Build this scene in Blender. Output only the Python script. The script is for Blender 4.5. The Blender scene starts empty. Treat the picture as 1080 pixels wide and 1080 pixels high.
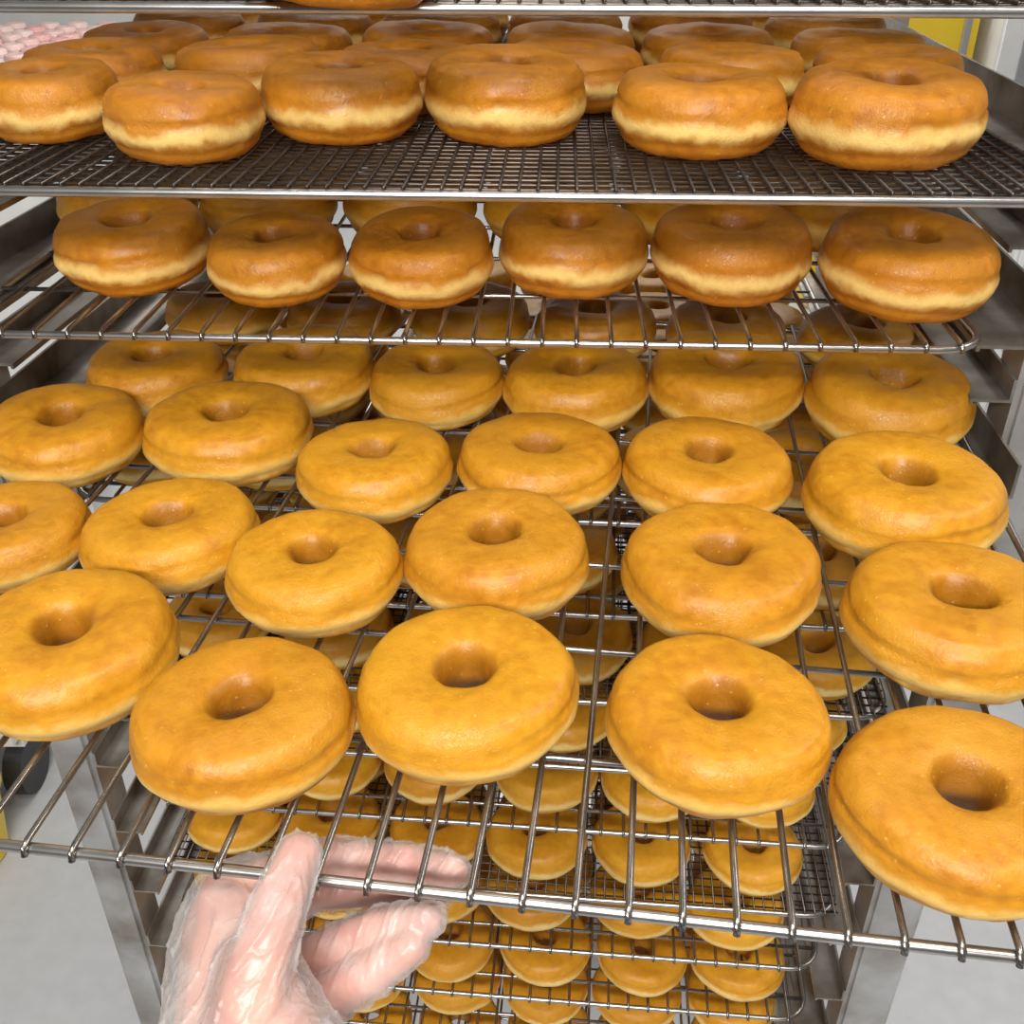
import bpy, bmesh, math, random
from mathutils import Vector, Matrix, noise
random.seed(7)
sc=bpy.context.scene
COL=sc.collection
try: sc.view_settings.view_transform='Standard'
except Exception as e: print(e)
TH=math.radians(31.7); F=1082.0; H=1.5
S,Cc=math.sin(TH),math.cos(TH)
cam=bpy.data.cameras.new('camera'); cam.lens=36.0*F/1080; cam.sensor_width=36; cam.clip_start=0.01
co=bpy.data.objects.new('camera',cam); COL.objects.link(co)
co.location=(0,0,H); co.rotation_euler=(math.pi/2-TH,0,0); sc.camera=co
def P(px,py,z):
    X=(px-540)/F*z; Y=(py-540)/F*z
    return Vector((X/100,(z*Cc-Y*S)/100,H-(z*S+Y*Cc)/100))
def onplane(px,py,d):
    z=d/(S+Cc*(py-540)/F); return P(px,py,z),z
# ---------- materials
def newmat(n):
    m=bpy.data.materials.new(n); m.use_nodes=True
    return m,m.node_tree.nodes,m.node_tree.links,m.node_tree.nodes['Principled BSDF']
def simple(n,col,rough=.5,metal=0,nscale=20,namp=.1,bump=0,col2=None,rnd=0):
    m,N,L,b=newmat(n)
    tc=N.new('ShaderNodeTexCoord'); no=N.new('ShaderNodeTexNoise'); no.inputs['Scale'].default_value=nscale; no.inputs['Detail'].default_value=5
    L.new(tc.outputs['Object'],no.inputs['Vector'])
    r=N.new('ShaderNodeValToRGB'); r.color_ramp.elements[0].position=.3; r.color_ramp.elements[1].position=.7
    r.color_ramp.elements[0].color=(*[c*(1-namp) for c in (col2 or col)],1); r.color_ramp.elements[1].color=(*[min(1,c*(1+namp)) for c in col],1)
    L.new(no.outputs['Fac'],r.inputs['Fac']); src=r.outputs['Color']
    if rnd:
        oi=N.new('ShaderNodeObjectInfo'); mm=N.new('ShaderNodeMath'); mm.operation='MULTIPLY'; mm.inputs[1].default_value=rnd; L.new(oi.outputs['Random'],mm.inputs[0])
        mx=N.new('ShaderNodeMix'); mx.data_type='RGBA'; L.new(mm.outputs[0],mx.inputs[0]); L.new(src,mx.inputs[6]); mx.inputs[7].default_value=(.9,.86,.8,1); src=mx.outputs[2]
    L.new(src,b.inputs['Base Color'])
    b.inputs['Roughness'].default_value=rough; b.inputs['Metallic'].default_value=metal
    if bump:
        bp=N.new('ShaderNodeBump'); bp.inputs['Strength'].default_value=bump; bp.inputs['Distance'].default_value=.002
        L.new(no.outputs['Fac'],bp.inputs['Height']); L.new(bp.outputs['Normal'],b.inputs['Normal'])
    return m
def donutmat(n,gold,dark,pale,bz=.0028,b0=.004,b1=.0065,mott=.5,bstr=.9):
    m,N,L,b=newmat(n)
    tc=N.new('ShaderNodeTexCoord'); sep=N.new('ShaderNodeSeparateXYZ'); L.new(tc.outputs['Object'],sep.inputs[0])
    oi=N.new('ShaderNodeObjectInfo')
    def math_(op,a,bb=None,cc=None):
        q=N.new('ShaderNodeMath'); q.operation=op
        for i,v in enumerate((a,bb,cc)):
            if v is None: continue
            if isinstance(v,(int,float)): q.inputs[i].default_value=v
            else: L.new(v,q.inputs[i])
        return q.outputs[0]
    def nz(scale,detail=4,dist=0):
        q=N.new('ShaderNodeTexNoise'); q.noise_dimensions='4D'; q.inputs['Scale'].default_value=scale; q.inputs['Detail'].default_value=detail; q.inputs['Distortion'].default_value=dist
        L.new(tc.outputs['Object'],q.inputs['Vector']); L.new(math_('MULTIPLY',oi.outputs['Random'],37.0),q.inputs['W'])
        return q.outputs['Fac']
    n1=nz(26,3); n2=nz(170,5); n3=nz(650,3); n4=nz(75,4)
    f=math_('ADD',math_('MULTIPLY',n1,mott),math_('MULTIPLY',n2,.4))
    f=math_('ADD',f,math_('MULTIPLY',n4,.25))
    f=math_('ADD',f,.225-mott/2)
    rp=N.new('ShaderNodeValToRGB'); e=rp.color_ramp.elements
    e[0].position=.38; e[0].color=(*dark,1); e[1].position=.56; e[1].color=(*gold,1)
    e2=rp.color_ramp.elements.new(.75); e2.color=(min(1,gold[0]*1.12),gold[1]*1.2,gold[2]*1.7,1)
    L.new(f,rp.inputs['Fac'])
    hs=N.new('ShaderNodeHueSaturation'); L.new(rp.outputs['Color'],hs.inputs['Color'])
    L.new(math_('ADD',math_('MULTIPLY',oi.outputs['Random'],.12),.93),hs.inputs['Value'])
    L.new(math_('ADD',math_('MULTIPLY',oi.outputs['Random'],.005),.4975),hs.inputs['Hue'])
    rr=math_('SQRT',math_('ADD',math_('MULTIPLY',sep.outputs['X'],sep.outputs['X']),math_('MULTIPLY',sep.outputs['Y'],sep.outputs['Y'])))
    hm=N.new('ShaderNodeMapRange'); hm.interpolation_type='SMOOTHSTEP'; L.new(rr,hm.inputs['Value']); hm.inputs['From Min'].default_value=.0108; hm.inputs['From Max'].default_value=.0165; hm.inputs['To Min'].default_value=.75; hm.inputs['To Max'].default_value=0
    mh=N.new('ShaderNodeMix'); mh.data_type='RGBA'; L.new(hm.outputs[0],mh.inputs[0]); L.new(hs.outputs['Color'],mh.inputs[6]); mh.inputs[7].default_value=(dark[0]*.65,dark[1]*.60,dark[2]*.55,1)  # shade inside the hole painted in: base colour darkens towards the ring's centre
    zz=math_('ADD',sep.outputs['Z'],math_('MULTIPLY',math_('SUBTRACT',n1,.5),.013))
    zz=math_('ADD',zz,math_('MULTIPLY',math_('SUBTRACT',n4,.5),.010))
    zz=math_('ADD',zz,math_('MULTIPLY',math_('SUBTRACT',n2,.5),.005))
    d=math_('ABSOLUTE',math_('ADD',zz,bz))
    mr=N.new('ShaderNodeMapRange'); mr.interpolation_type='SMOOTHSTEP'; L.new(d,mr.inputs['Value'])
    mr.inputs['From Min'].default_value=b0; mr.inputs['From Max'].default_value=b1; mr.inputs['To Min'].default_value=1; mr.inputs['To Max'].default_value=0
    m2=N.new('ShaderNodeMapRange'); L.new(rr,m2.inputs['Value']); m2.inputs['From Min'].default_value=.025; m2.inputs['From Max'].default_value=.038; m2.inputs['To Min'].default_value=0
    fac=math_('MULTIPLY',math_('MULTIPLY',mr.outputs[0],m2.outputs[0]),math_('MULTIPLY',math_('ADD',math_('MULTIPLY',n4,1.1),.4),bstr))
    mx=N.new('ShaderNodeMix'); mx.data_type='RGBA'; L.new(fac,mx.inputs[0]); L.new(mh.outputs[2],mx.inputs[6]); mx.inputs[7].default_value=(*pale,1)
    v=N.new('ShaderNodeTexVoronoi'); v.inputs['Scale'].default_value=230; L.new(tc.outputs['Object'],v.inputs['Vector'])
    sp=N.new('ShaderNodeMapRange'); L.new(v.outputs['Distance'],sp.inputs['Value']); sp.inputs['From Min'].default_value=.05; sp.inputs['From Max'].default_value=.2; sp.inputs['To Min'].default_value=.35; sp.inputs['To Max'].default_value=0
    sepc=N.new('ShaderNodeSeparateColor'); L.new(v.outputs['Color'],sepc.inputs[0])
    sf=math_('MULTIPLY',sp.outputs[0],math_('GREATER_THAN',sepc.outputs[0],.68))
    mx2=N.new('ShaderNodeMix'); mx2.data_type='RGBA'; L.new(sf,mx2.inputs[0]); L.new(mx.outputs[2],mx2.inputs[6]); mx2.inputs[7].default_value=(*pale,1)
    L.new(mx2.outputs[2],b.inputs['Base Color'])
    L.new(math_('ADD',math_('MULTIPLY',n2,.3),.28),b.inputs['Roughness'])
    b.inputs['Specular IOR Level'].default_value=.42
    b.inputs['Subsurface Weight'].default_value=.03; b.inputs['Subsurface Radius'].default_value=(.004,.003,.001); b.inputs['Subsurface Scale'].default_value=1
    q=nz(210,3,1.2)
    wr=nz(300,2,2.0); wk=math_('ABSOLUTE',math_('SUBTRACT',wr,.5)); wk=math_('MULTIPLY',math_('MINIMUM',wk,.06),8)
    wk=math_('MULTIPLY',wk,math_('GREATER_THAN',n1,.5))
    hgt=math_('ADD',math_('MULTIPLY',n2,.8),math_('MULTIPLY',n3,.35))
    hgt=math_('ADD',hgt,math_('MULTIPLY',q,.35))
    hgt=math_('ADD',hgt,math_('MULTIPLY',wk,.4))
    hgt=math_('ADD',hgt,math_('MULTIPLY',sf,.5))
    bp=N.new('ShaderNodeBump'); bp.inputs['Strength'].default_value=.5; bp.inputs['Distance'].default_value=.0011
    L.new(hgt,bp.inputs['Height']); L.new(bp.outputs['Normal'],b.inputs['Normal'])
    return m
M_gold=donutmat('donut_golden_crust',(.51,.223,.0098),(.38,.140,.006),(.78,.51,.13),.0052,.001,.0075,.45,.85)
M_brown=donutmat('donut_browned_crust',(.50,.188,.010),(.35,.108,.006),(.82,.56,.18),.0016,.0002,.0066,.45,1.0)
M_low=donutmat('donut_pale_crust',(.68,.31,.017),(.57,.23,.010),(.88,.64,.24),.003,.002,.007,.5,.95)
M_pink=simple('pink_icing',(.80,.42,.40),.4,0,60,.2,0,None,.7)
M_wire=simple('steel_wire',(.32,.30,.28),.26,.95,40,.25)
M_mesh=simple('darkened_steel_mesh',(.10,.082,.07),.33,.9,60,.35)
M_bar=simple('steel_frame_bar',(.48,.46,.44),.28,.95,30,.2)
M_alu=simple('worn_aluminium',(.54,.55,.56),.42,.7,14,.12,.25,(.27,.23,.19))
M_rail=simple('rail_aluminium',(.46,.44,.41),.36,.85,22,.12,.25,(.20,.15,.10))
M_floor=simple('painted_floor',(.47,.48,.50),.6,0,30,.05,.1)
M_wall=simple('white_wall_paint',(.78,.78,.77),.7,0,5,.03)
M_white=simple('white_plastic',(.80,.80,.80),.4,0,8,.04)
M_black=simple('black_rubber',(.03,.03,.03),.5,0,20,.1)
M_yel=simple('yellow_panel',(.85,.60,.03),.4,0,8,.05)
M_grey=simple('grey_paint',(.35,.36,.37),.4,.2,8,.05)
# ---------- mesh helpers
def link(n,me,mat=None,parent=None):
    o=bpy.data.objects.new(n,me); COL.objects.link(o)
    if mat and me: me.materials.append(mat)
    if parent: o.parent=parent
    return o
def tube(bm,pts,r,seg=8,closed=False):
    pts=[Vector(p) for p in pts]; n=len(pts); rings=[]
    for i,p in enumerate(pts):
        if closed: t=(pts[(i+1)%n]-pts[i-1])
        else: t=pts[min(i+1,n-1)]-pts[max(i-1,0)]
        t.normalize()
        up=Vector((0,0,1)) if abs(t.z)<.9 else Vector((1,0,0))
        a=t.cross(up).normalized(); b=a.cross(t).normalized()
        rings.append([bm.verts.new(p+(a*math.cos(k*2*math.pi/seg)+b*math.sin(k*2*math.pi/seg))*r) for k in range(seg)])
    for i in range(n if closed else n-1):
        A,B=rings[i],rings[(i+1)%n]
        for k in range(seg): bm.faces.new((A[k],A[(k+1)%seg],B[(k+1)%seg],B[k]))
    if not closed:
        bm.faces.new(rings[0][::-1]); bm.faces.new(rings[-1])
def box(bm,x0,x1,y0,y1,z0,z1):
    r=bmesh.ops.create_cube(bm,size=1)
    for v in r['verts']:
        v.co=Vector((x0+(v.co.x+.5)*(x1-x0),y0+(v.co.y+.5)*(y1-y0),z0+(v.co.z+.5)*(z1-z0)))
def fin(bm,name,smooth=True):
    bmesh.ops.recalc_face_normals(bm,faces=bm.faces)
    me=bpy.data.meshes.new(name); bm.to_mesh(me); bm.free()
    if smooth:
        for p in me.polygons: p.use_smooth=True
    return me
def boxobj(n,dims,mat,parent=None,bev=.003,loc=None):
    bm=bmesh.new(); box(bm,*dims)
    if bev: bmesh.ops.bevel(bm,geom=bm.edges[:],offset=bev,segments=2,affect='EDGES')
    o=link(n,fin(bm,n,False),mat,parent)
    if loc: o.location=loc
    return o
# ---------- donuts
BH=.0200
def sm(x): x=max(0,min(1,x)); return x*x*(3-2*x)
def donut_mesh(seed,mat):
    rnd=random.Random(seed); bm=bmesh.new(); NU,NV=96,72
    R,a,b=.0289,.0186,BH
    ph=[rnd.uniform(0,6.28) for _ in range(12)]
    am=[rnd.uniform(.6,1.3) for _ in range(6)]
    rings=[]
    for i in range(NU):
        u=2*math.pi*i/NU
        oscale=1+.018*am[0]*math.cos(2*u+ph[0])+.011*am[1]*math.cos(3*u+ph[1])+.005*math.cos(5*u+ph[2])
        hsc=1+.04*am[2]*math.cos(u+ph[3])+.02*math.cos(2*u+ph[4])
        hole=.12*am[3]*math.cos(2*u+ph[5])+.08*am[4]*math.cos(3*u+ph[6])+.12*(am[5]-1)
        ring=[]
        for j in range(NV):
            t=2*math.pi*j/NV; c,s=math.cos(t),math.sin(t)
            ex=2/2.2 if c>0 else 2/3.2
            ez=2/2.5 if c>0 else 2/2.7
            x=math.copysign(abs(c)**ex,c)*a; z=math.copysign(abs(s)**ez,s)*b
            zn=z/b
            if x>0:
                w1=.26+.08*math.sin(u*2+ph[7])+.03*math.sin(5*u+ph[2]); w2=-.50+.05*math.sin(u*3+ph[1])
                st=.7+.3*math.sin(u+ph[8])
                x-=.0016*st*math.exp(-((zn-w1)/.05)**2)+.0010*math.exp(-((zn-w2)/.08)**2)
                x+=.0011*math.exp(-((zn+.10)/.2)**2)
                x-=.0030*max(0,-zn-.2)
                k=x/a
                if zn>.3:
                    z-=.0010*math.exp(-((k-.72-.07*math.sin(2*u+ph[9]))/.035)**2)*max(0,math.sin(u+ph[9]))
            else:
                x=x-abs(x)*hole*.35
                x+= .0007*sm((zn-.5)/.5)*(abs(x)/a)
            if z<-b*.84: z=-b*.84+(z+b*.84)*.2
            if z>b*.78: z=b*.78+(z-b*.78)*.55
            z*= (hsc if z>0 else 1)
            r=(R+x)*oscale if x>0 else R*oscale+x
            p=Vector((r*math.cos(u),r*math.sin(u),z))
            nn=noise.noise(p*55+Vector((seed*3.1,0,0)))*.0010+noise.noise(p*170+Vector((0,seed*2.1,0)))*.0003
            d=Vector((c*math.cos(u),c*math.sin(u),s)); p+=d*nn
            ring.append(bm.verts.new(p))
        rings.append(ring)
    for i in range(NU):
        A,B=rings[i],rings[(i+1)%NU]
        for j in range(NV): bm.faces.new((A[j],B[j],B[(j+1)%NV],A[(j+1)%NV]))
    me=fin(bm,'donut'); me.materials.append(mat)
    me['zmin']=min(v.co.z for v in me.vertices)
    return me
MESH={k:[donut_mesh(s+10*i,m) for s in range(8)] for i,(k,m) in enumerate((('gold',M_gold),('brown',M_brown),('low',M_low)))}
ALLD=[]
def donut(x,y,zpl,D,kind,label,group,tilt=.03,hmul=1,lean=0):
    me=random.choice(MESH[kind])
    o=bpy.data.objects.new('donut',me); COL.objects.link(o)
    s=D/.095; hz=s*random.uniform(.95,1.05)*hmul
    o.scale=(s,s,hz)
    m=Matrix.Rotation(lean+random.uniform(-tilt,tilt),3,'X')@Matrix.Rotation(random.uniform(-tilt,tilt),3,'Y')@Matrix.Rotation(random.uniform(0,6.28),3,'Z')
    o.rotation_euler=m.to_euler()
    o.location=(x,y,zpl-me['zmin']*hz+.0002+lean*.018)
    o['label']=label; o['category']='donut'; o['group']=group; ALLD.append((o,zpl,D))
    return o
# ---------- cooling racks
DEP=.60; W=.61
def tray(x,y,yaw,drop,kind,label,pitch=.0198,dep=DEP,w=W,extra=False):
    zt=H-drop/100
    hw=w/2; rc=.03; br=.0024 if kind=='wire' else .0026; wr=.00145 if kind=='wire' else .0009
    pts=[]
    for cx,cy,a0 in ((hw-rc,rc,-90),(hw-rc,dep-rc,0),(-hw+rc,dep-rc,90),(-hw+rc,rc,180)):
        for k in range(7):
            a=math.radians(a0+k*15); pts.append((cx+rc*math.cos(a),cy+rc*math.sin(a),-br-wr*2))
    bm=bmesh.new(); tube(bm,pts,br,10,True)
    fr=link('cooling_rack',fin(bm,'cooling_rack_frame'),M_bar)
    fr.location=(x,y,zt); fr.rotation_euler=(0,0,-math.radians(yaw))
    fr['label']=label; fr['category']='cooling rack'; fr['group']='wire cooling racks on the bakery rack'
    bm=bmesh.new()
    if kind=='wire':
        n=int((w-.03)/pitch); x0=-n*pitch/2
        for i in range(n+1):
            xx=x0+i*pitch
            tube(bm,[(xx,-.0035,-wr-.0045),(xx,-.0025,-wr-.0012),(xx,.001,-wr),(xx,dep-.001,-wr),(xx,dep+.003,-wr-.003)],wr,8)
        for k in range(1,8):
            yy=dep*k/8
            tube(bm,[(-hw+.001,yy,-wr*3),(hw-.001,yy,-wr*3)],wr*1.05,8)
        if extra: tube(bm,[(-hw+.002,.024,-wr*3),(hw-.002,.024,-wr*3)],wr*1.3,8)
    else:
        p=.0094
        n=int((w-.006)/p); x0=-n*p/2
        for i in range(n+1):
            xx=x0+i*p; tube(bm,[(xx,.0,-wr),(xx,dep,-wr)],wr,6)
        n=int((dep-.006)/p); 
        for i in range(n+1):
            yy=(dep-n*p)/2+i*p; tube(bm,[(-hw,yy,-wr*2.6),(hw,yy,-wr*2.6)],wr,6)
        for k in range(1,4):
            tube(bm,[(-hw+.001,dep*k/4,-wr*3.6-.0018),(hw-.001,dep*k/4,-wr*3.6-.0018)],.002,8)
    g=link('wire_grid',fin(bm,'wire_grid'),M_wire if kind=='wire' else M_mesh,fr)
    return fr
def fill(tr,xs,ys,drop,kind,label,group,jit=.003,D=(.091,.097),hmul=1):
    yaw=-tr.rotation_euler[2]; c,s=math.cos(yaw),math.sin(yaw)
    for yy in ys:
        for xx in xs:
            lx=xx+random.uniform(-jit,jit); ly=yy+random.uniform(-jit,jit)
            donut(tr.location.x+lx*c+ly*s, tr.location.y-lx*s+ly*c, H-drop/100, random.uniform(*D),kind,label,group,hmul=hmul)
d0,d1,d2,d3=4.5,12.7,22.3,32.3
T0=tray(-.025,.505,3,d0,'mesh','fine steel mesh cooling rack carrying ring donuts')
T1=tray(-.025,.505,2.5,d1,'mesh','fine dark steel mesh cooling rack full of browned donuts')
T2=tray(-.032,.557,2.5,d2,'wire','steel wire cooling rack with browned donuts along its edge')
T3=tray(-.045,.258,7.4,d3,'wire','steel wire cooling rack pulled out and held by a gloved hand')
def place(lst,drop,kind,label,group,hmul=1,lean=0):
    for (px,py,w) in lst:
        p,z=onplane(px,py,drop-1.8*hmul-lean*1.8)
        donut(p.x,p.y,H-drop/100,w*z/F/100*.98,kind,label,group,hmul=hmul,lean=lean)
G='ring donuts on the cooling racks'
l1='browned ring donut with pale belt on a fine mesh rack'
l2='browned ring donut on a wire cooling rack'
l3='golden ring donut on the pulled-out wire cooling rack'
l4='pale golden ring donut on a lower cooling rack'
place([(53,100,150),(196,117,168),(366,98,168),(538,98,172),(737,112,180),(934,120,203)],d1,'brown',l1,G,1.1,.08)
place([(142,258,163),(291,270,148),(445,270,156),(604,262,160),(770,268,170),(955,280,186)],d2,'brown',l2,G,1.1,.08)
place([(75,688,226),(258,760,230),(492,730,234),(755,762,236),(1012,852,262),
 (12,562,170),(178,563,180),(332,603,184),(523,588,198),(760,605,212),(1006,655,230),
 (70,460,164),(247,455,172),(396,494,168),(568,490,172),(745,499,180),(950,530,208)],d3,'gold',l3,G,.96)
place([(166,394,142),(320,395,146),(460,403,145),(607,410,152),(765,406,164),(935,428,174)],d3,'gold',l3,G,1.0,.06)
xs=[-.256+.1025*i for i in range(6)]
fill(T1,xs,[.205,.308,.411,.514],d1,'brown',l1,G,hmul=1.0)
fill(T2,xs,[.195,.298,.401,.504],d2,'gold',l2,G,hmul=1.1,D=(.094,.099))
fill(T3,[x-.005 for x in xs],[.525],d3,'gold',l3,G)
for it in range(30):
    for i in range(len(ALLD)):
        a,za,Da=ALLD[i]
        for j in range(i+1,len(ALLD)):
            b_,zb,Db=ALLD[j]
            if za!=zb: continue
            dx=b_.location.x-a.location.x; dy=b_.location.y-a.location.y; dd=math.hypot(dx,dy); mn=(Da+Db)/2*1.01
            if 1e-6<dd<mn:
                k=(mn-dd)/dd*.5; a.location.x-=dx*k*.5; a.location.y-=dy*k*.5; b_.location.x+=dx*k*.5; b_.location.y+=dy*k*.5
o=donut(-.078,.513,H-d0/100,.094,'brown','browned ring donut sagging over the edge of a rack',G); o.rotation_euler=(math.radians(7),0,1)
fill(T0,xs,[.26,.38],d0,'brown',l1,G)  # out-of-view rows, left on the top rack to shade the donuts below
drop=d3; low=[]
nrows=[5,4,4,4,3,3,3,2,2,2]
for k in range(10):
    drop+=8.4
    kind='mesh' if k in (2,3,5) else 'wire'
    off=random.uniform(-.003,.003)
    t=tray(-.021+off,.655+random.uniform(-.012,.008),5,drop,kind,'steel cooling rack of donuts on the lower rack levels',pitch=.0205,w=.655,extra=True)
    low.append((t,drop))
    sh=random.uniform(-.016,.016)
    fill(t,[-.258+.1035*i+sh for i in range(6)],[.052+.102*j for j in range(nrows[k])],drop,'low',l4,G,D=(.093,.098),jit=.003,hmul=.97)
# ---------- bakery rack
rk=bpy.data.objects.new('bakery_rack',None); COL.objects.link(rk)
rk.location=(-.025,.62,0); rk.rotation_euler=(0,0,-math.radians(5))
rk['label']='tall aluminium bakery rack with angled side rails holding donut racks'; rk['category']='bakery rack'
hi=.345
for sx in (-1,1):
    for y0 in (.0,.6):
        bm=bmesh.new()
        xa,xb=(hi,hi+.046) if sx>0 else (-hi-.036,-hi)
        box(bm,xa,xb,y0,y0+.042,.12,1.72)
        bmesh.ops.bevel(bm,geom=bm.edges[:],offset=.004,segments=2,affect='EDGES')
        link('upright',fin(bm,'upright',False),M_alu,rk)
    for (z0,z1) in ((.12,.16),(1.68,1.72)):
        xa,xb=(hi,hi+.042) if sx>0 else (-hi-.036,-hi)
        boxobj('side_beam',(xa+.004,xb-.004,.03,.61,z0,z1),M_alu,rk)
for y0 in (.005,.605):
    for (z0,z1) in ((.12,.16),(1.68,1.72)):
        boxobj('cross_beam',(-hi-.01,hi+.01,y0,y0+.032,z0,z1),M_alu,rk)
for d in [d0,d1,17.6,d2,27.5,d3]+[q[1] for q in low]:
    zt=H-d/100-.0082
    half=d in (17.6,27.5)
    for sx in (-1,1):
        bm=bmesh.new()
        a,b=hi-(.045 if d<33 and not half else .026),hi
        hgt=(.012 if d==d0 else .022) if d<33 and not half else .014
        prof=[(a,zt-.004),(a,zt),(b-.002,zt),(b-.002,zt+hgt),(b,zt+hgt),(b,zt-.002),(a+.002,zt-.002),(a+.002,zt-.004)]
        vs=[[bm.verts.new((sx*q[0],yy,q[1])) for q in prof] for yy in ((-.035 if d<33 and not half else .004),.64)]
        n=len(prof)
        for i in range(n): bm.faces.new((vs[0][i],vs[0][(i+1)%n],vs[1][(i+1)%n],vs[1][i]))
        bm.faces.new(vs[0]); bm.faces.new(vs[1][::-1])
        link('side_rail',fin(bm,'side_rail',False),M_rail,rk)
for sx in (-1,1):
    for yy in (.021,.621):
        bm=bmesh.new()
        m=Matrix.Translation((sx*(hi+.021),yy,.055))@Matrix.Rotation(math.pi/2,4,'Y')
        bmesh.ops.create_cone(bm,cap_ends=True,segments=32,radius1=.055,radius2=.055,depth=.03,matrix=m)
        bmesh.ops.bevel(bm,geom=[e for e in bm.edges if len(e.link_faces)==2 and e.calc_face_angle()>1],offset=.006,segments=3,affect='EDGES')
        c=link('caster_wheel',fin(bm,'caster_wheel'),M_black,rk)
        boxobj('caster_fork',(sx*(hi+.021)-.022,sx*(hi+.021)+.022,yy-.02,yy+.02,.112,.122),M_alu,rk,.002)
# ---------- gloved hand
def hull_sph(bm0,items):
    bm=bmesh.new()
    for p,r in items: bmesh.ops.create_icosphere(bm,subdivisions=3,radius=r,matrix=Matrix.Translation(p))
    res=bmesh.ops.convex_hull(bm,input=bm.verts[:])
    dead=set(res['geom_interior'])|set(res['geom_unused'])
    bmesh.ops.delete(bm,geom=[g for g in dead if isinstance(g,bmesh.types.BMVert) and g.is_valid],context='VERTS')
    me=bpy.data.meshes.new('t'); bm.to_mesh(me); bm.free(); bm0.from_mesh(me); bpy.data.meshes.remove(me)
J=dict(wrist_a=(232,1185,37.0,1.9),wrist_b=(324,1180,35.2,1.8),fore_a=(210,1430,35.5,2.5),fore_b=(330,1440,33.2,2.4),
 i0=(238,945,41.8,1.08),i1=(345,908,42.8,.84),i2=(425,910,42.4,.76),i3=(480,919,41.8,.60),
 m0=(220,985,43.0,1.1),m1=(335,938,45.0,.88),m2=(420,934,44.8,.80),m3=(462,938,44.2,.66),
 r0=(224,1025,42.4,1.15),r1=(325,1012,42.0,.93),r2=(400,982,40.8,.85),r3=(450,970,40.0,.67),
 p0=(240,1075,41.0,1.1),p1=(325,1066,40.6,.95),p2=(388,1028,39.9,.86),p3=(434,998,39.6,.66),
 t0=(262,1110,36.8,1.45),t1=(270,1025,37.0,1.10),t2=(293,955,37.4,.96),t3=(315,902,38.8,.80))
LOOSE=dict(wrist_a=.006,wrist_b=.006,fore_a=.007,fore_b=.007,i0=.002,m0=.0025,r0=.003,p0=.003,t0=.004,t1=.0012)
def hand_mesh(infl,vox,wr=0):
    q={k:(P(v[0],v[1],v[2]),v[3]/100+infl+(LOOSE.get(k,0) if wr else 0)) for k,v in J.items()}
    bm=bmesh.new()
    hull_sph(bm,[q['fore_a'],q['fore_b'],q['wrist_a'],q['wrist_b']])
    hull_sph(bm,[q['wrist_a'],q['wrist_b'],q['i0'],q['m0']]); hull_sph(bm,[q['wrist_a'],q['wrist_b'],q['m0'],q['r0'],q['p0']])
    hull_sph(bm,[q['wrist_a'],q['wrist_b'],q['t0'],q['p0']]); hull_sph(bm,[q['t0'],q['t1'],(q['i0'][0]*.55+q['t0'][0]*.45,.010+infl)])
    for f in 'imrp':
        for k in range(3): hull_sph(bm,[q[f+str(k)],q[f+str(k+1)]])
        bmesh.ops.create_icosphere(bm,subdivisions=3,radius=q[f+'1'][1]*1.05,matrix=Matrix.Translation(q[f+'1'][0]))
        bmesh.ops.create_icosphere(bm,subdivisions=3,radius=q[f+'2'][1]*1.04,matrix=Matrix.Translation(q[f+'2'][0]))
    for k in range(3): hull_sph(bm,[q['t%d'%k],q['t%d'%(k+1)]])
    me=bpy.data.meshes.new('h'); bm.to_mesh(me); bm.free()
    o=bpy.data.objects.new('tmp',me); COL.objects.link(o)
    r=o.modifiers.new('r','REMESH'); r.mode='VOXEL'; r.voxel_size=vox
    s=o.modifiers.new('s','SMOOTH'); s.iterations=7 if not wr else 14; s.factor=.5
    dg=bpy.context.evaluated_depsgraph_get(); dg.update()
    out=bpy.data.meshes.new_from_object(o.evaluated_get(dg))
    bpy.data.objects.remove(o)
    if wr:
        ax=(q['t2'][0]-q['wrist_a'][0]).normalized()
        ns=[v.normal.copy() for v in out.vertices]
        for v,nn in zip(out.vertices,ns):
            p=v.co
            w=Vector((noise.noise(p*16),noise.noise(p*16+Vector((5,5,5))),noise.noise(p*16+Vector((9,2,5)))))*.02
            q2=p+w; al=q2.dot(ax); q3=q2-ax*al+ax*al*.2
            a=noise.noise(q3*75); c2=noise.noise(q2*110+Vector((4,4,4))); c3=noise.noise(q3*170+Vector((1,8,4)))
            rid=max(0,1-abs(a)*4.5)**2; rid2=max(0,1-abs(c2)*6)**2; rid3=max(0,1-abs(c3)*4)**2
            v.co=p+nn*(rid*.0015+rid2*.0006+rid3*.0005)*wr
    for p in out.polygons: p.use_smooth=True
    return out
m_skin=simple('hand_skin',(.57,.29,.215),.6,0,45,.08,0,(.50,.19,.145)); sb=m_skin.node_tree.nodes['Principled BSDF']
sb.inputs['Specular IOR Level'].default_value=.2
sb.inputs['Subsurface Weight'].default_value=.12; sb.inputs['Subsurface Radius'].default_value=(.008,.003,.002); sb.inputs['Subsurface Scale'].default_value=1
m_gl,N,L,b=newmat('clear_vinyl_glove')
b.inputs['Base Color'].default_value=(.70,.68,.66,1); b.inputs['Roughness'].default_value=.48; b.inputs['Specular IOR Level'].default_value=.4
tc=N.new('ShaderNodeTexCoord'); no=N.new('ShaderNodeTexNoise'); no.inputs['Scale'].default_value=38; no.inputs['Detail'].default_value=5; no.inputs['Distortion'].default_value=.6
L.new(tc.outputs['Object'],no.inputs['Vector'])
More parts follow.
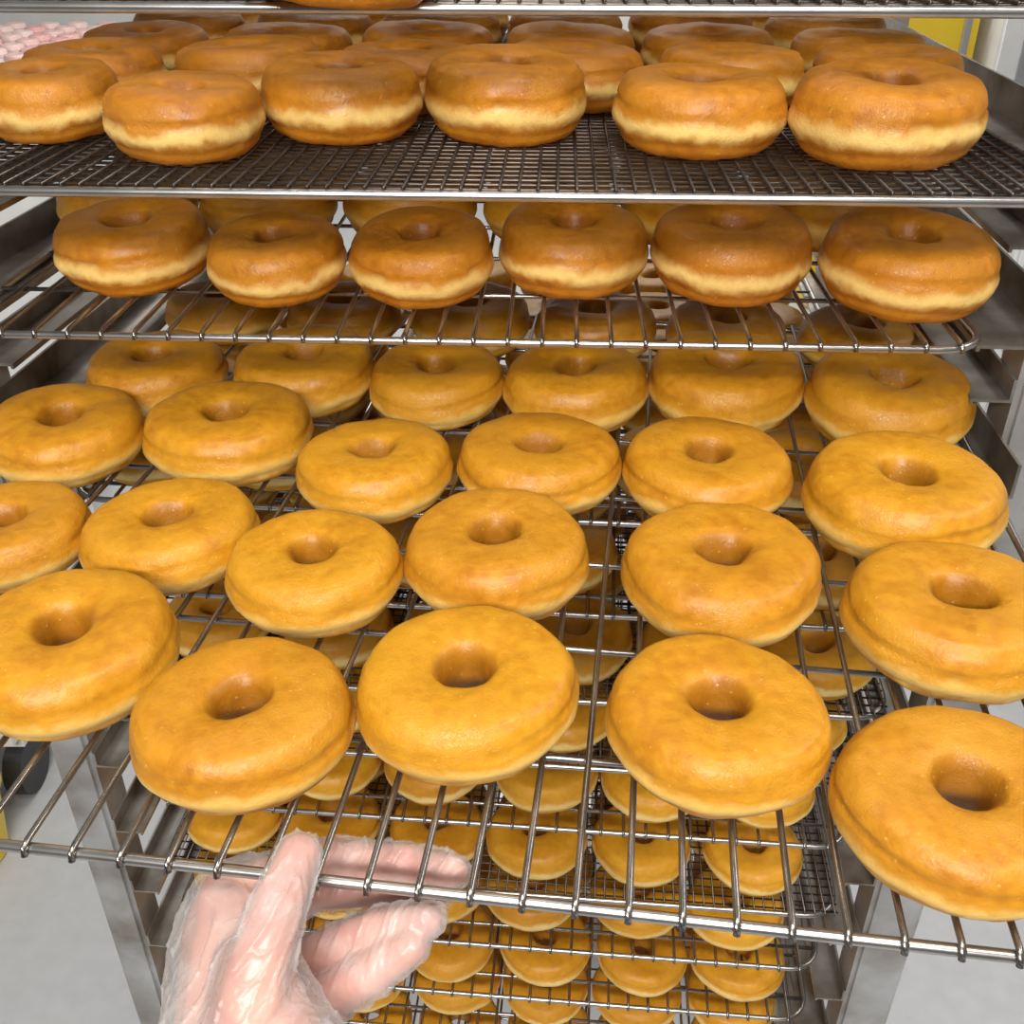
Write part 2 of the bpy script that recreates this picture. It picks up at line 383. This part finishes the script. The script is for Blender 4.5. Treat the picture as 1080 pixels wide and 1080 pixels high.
mr=N.new('ShaderNodeMapRange'); mr.interpolation_type='SMOOTHSTEP'; L.new(no.outputs['Fac'],mr.inputs['Value']); mr.inputs['From Min'].default_value=.38; mr.inputs['From Max'].default_value=.66; mr.inputs['To Min'].default_value=.12; mr.inputs['To Max'].default_value=.30
lw=N.new('ShaderNodeLayerWeight'); lw.inputs['Blend'].default_value=.3
ml=N.new('ShaderNodeMath'); ml.operation='MULTIPLY'; ml.inputs[1].default_value=.35; L.new(lw.outputs['Facing'],ml.inputs[0])
ad=N.new('ShaderNodeMath'); ad.operation='ADD'; ad.use_clamp=True; L.new(mr.outputs[0],ad.inputs[0]); L.new(ml.outputs[0],ad.inputs[1])
tr=N.new('ShaderNodeBsdfTransparent'); mx=N.new('ShaderNodeMixShader'); L.new(ad.outputs[0],mx.inputs[0]); L.new(tr.outputs[0],mx.inputs[1]); L.new(b.outputs[0],mx.inputs[2])
gs=N.new('ShaderNodeBsdfGlossy'); gs.inputs['Roughness'].default_value=.34; mx3=N.new('ShaderNodeMixShader'); mx3.inputs[0].default_value=.03
L.new(mx.outputs[0],mx3.inputs[1]); L.new(gs.outputs[0],mx3.inputs[2])
L.new(mx3.outputs[0],N['Material Output'].inputs['Surface'])
hand=link('hand',hand_mesh(0,.0014),m_skin)
hand['label']='hand in a clear glove gripping the edge of a wire rack'; hand['category']='hand'
gl=link('glove',hand_mesh(.0008,.0008,1),m_gl,hand); gl['label']='wrinkled translucent disposable glove'
# ---------- room
def struct(n,dims,mat):
    o=boxobj(n,dims,mat,None,0); o['kind']='structure'; return o
struct('floor',(-4,4,-1.5,6.5,-.05,0),M_floor)
struct('wall_back',(-4,4,6.5,6.6,0,3),M_wall)
struct('wall_left',(-4.1,-4,-1.5,6.5,0,3),M_wall)
struct('wall_right',(4,4.1,-1.5,6.5,0,3),M_wall)
tb=boxobj('display_table',(-.9,.9,-.6,.6,.84,.88),M_white,None,.005,(-2.55,4.9,0))
tb['label']='white display table carrying pink frosted donuts'; tb['category']='table'
boxobj('table_base',(-.85,.85,-.55,.55,0,.84),M_white,tb,.005)
pm=MESH['low'][0].copy(); pm.materials.clear(); pm.materials.append(M_pink)
for i in range(7):
    for j in range(8):
        o=bpy.data.objects.new('frosted_donut',pm); COL.objects.link(o)
        o.location=(-2.55-.1+i*.14+random.uniform(-.02,.02),4.9-.52+j*.145+random.uniform(-.02,.02),.88+.0172); o['label']='pink frosted ring donut on a white display table'; o['category']='donut'; o['group']='pink frosted donuts on the display table'
ck=boxobj('drinks_cooler',(-.0,.75,0,.6,0.0,1.95),M_white,None,.01,(1.70,3.9,0))
ck['label']='tall white cooler cabinet with grey trim'; ck['category']='cooler'
boxobj('door_trim',(.08,.12,-.012,0,.1,1.9),M_grey,ck,.002)
yk=boxobj('shelf_cabinet',(0,.46,0,.5,0,1.9),M_yel,None,.01,(1.2,4.0,0)); yk['label']='yellow painted tall cabinet beside the cooler'; yk['category']='cabinet'
boxobj('handle',(.40,.42,-.03,0,.9,1.1),M_grey,yk,.003)
for (cx,cy,hh) in ((1.42,2.3,.98),(-1.6,2.4,1.0)):
    wc=boxobj('work_cabinet',(-.42,.42,-.3,.3,.06,hh),M_white,None,.008,(cx,cy,0)); wc['label']='white kitchen base cabinet with grey handles and top'; wc['category']='cabinet'
    boxobj('cabinet_top',(-.44,.44,-.33,.31,hh,hh+.03),M_grey,wc,.004)
    for sx in (-1,1):
        for kk in range(3):
            z0=.1+kk*(hh-.14)/3; z1=z0+(hh-.14)/3-.012
            dr=boxobj('drawer',(sx*.205-.195,sx*.205+.195,-.318,-.3,z0,z1),M_white,wc,.004)
            boxobj('handle',(sx*.205-.07,sx*.205+.07,-.345,-.318,z1-.05,z1-.035),M_grey,dr,.003)
    boxobj('plinth',(-.40,.40,-.26,.28,0,.06),M_black,wc,.002)
bn=boxobj('ingredient_bin',(-.22,.22,-.25,.25,.12,.62),M_white,None,.03,(-1.1,1.62,0))
bn['label']='white plastic ingredient bin on black casters'; bn['category']='bin'
boxobj('bin_lid',(-.23,.23,-.26,.26,.62,.66),M_white,bn,.01)
for sx in (-1,1):
    for sy in (-1,1):
        bm=bmesh.new(); bmesh.ops.create_cone(bm,cap_ends=True,segments=24,radius1=.06,radius2=.06,depth=.035,matrix=Matrix.Translation((sx*.17,sy*.2,.06))@Matrix.Rotation(math.pi/2,4,'Y'))
        link('caster_wheel',fin(bm,'caster_wheel',False),M_black,bn)
bm=bmesh.new(); prof=[(.0,.0),(.07,0),(.075,.01),(.095,.22),(.102,.222),(.102,.232),(.092,.232),(.070,.015),(0,.012)]
rg=[[bm.verts.new((r*math.cos(k*math.pi/16),r*math.sin(k*math.pi/16),z)) for k in range(32)] for r,z in prof[1:-1]]
for i in range(len(rg)-1):
    for k in range(32): bm.faces.new((rg[i][k],rg[i][(k+1)%32],rg[i+1][(k+1)%32],rg[i+1][k]))
bm.faces.new(rg[0]); bm.faces.new(rg[-1])
bk=link('bucket',fin(bm,'bucket',False),M_yel); bk.location=(-.975,1.25,0); bk.scale=(.85,.85,.7); bk['label']='small yellow plastic bucket standing on the floor'; bk['category']='bucket'
# ---------- lights
w=bpy.data.worlds.new('w'); sc.world=w; w.use_nodes=True
w.node_tree.nodes['Background'].inputs[0].default_value=(1,.97,.93,1); w.node_tree.nodes['Background'].inputs[1].default_value=.09
def area(loc,size,en,rot=(0,0,0)):
    l=bpy.data.lights.new('ceiling_lamp','AREA'); l.shape='RECTANGLE'; l.size=size[0]; l.size_y=size[1]; l.energy=en; l.color=(1,.97,.92)
    o=bpy.data.objects.new('ceiling_lamp',l); COL.objects.link(o); o.location=loc; o.rotation_euler=rot
area((-.2,-1.3,2.35),(1.2,.28),58,(math.radians(50),0,0))
area((.2,-.15,2.8),(1.3,.4),27,(math.radians(8),0,0))
area((-.3,1.4,2.9),(1.3,.3),8)
area((1.8,.6,2.7),(.3,1.3),16,(0,math.radians(25),0))
area((0,4,2.9),(3,1),85)
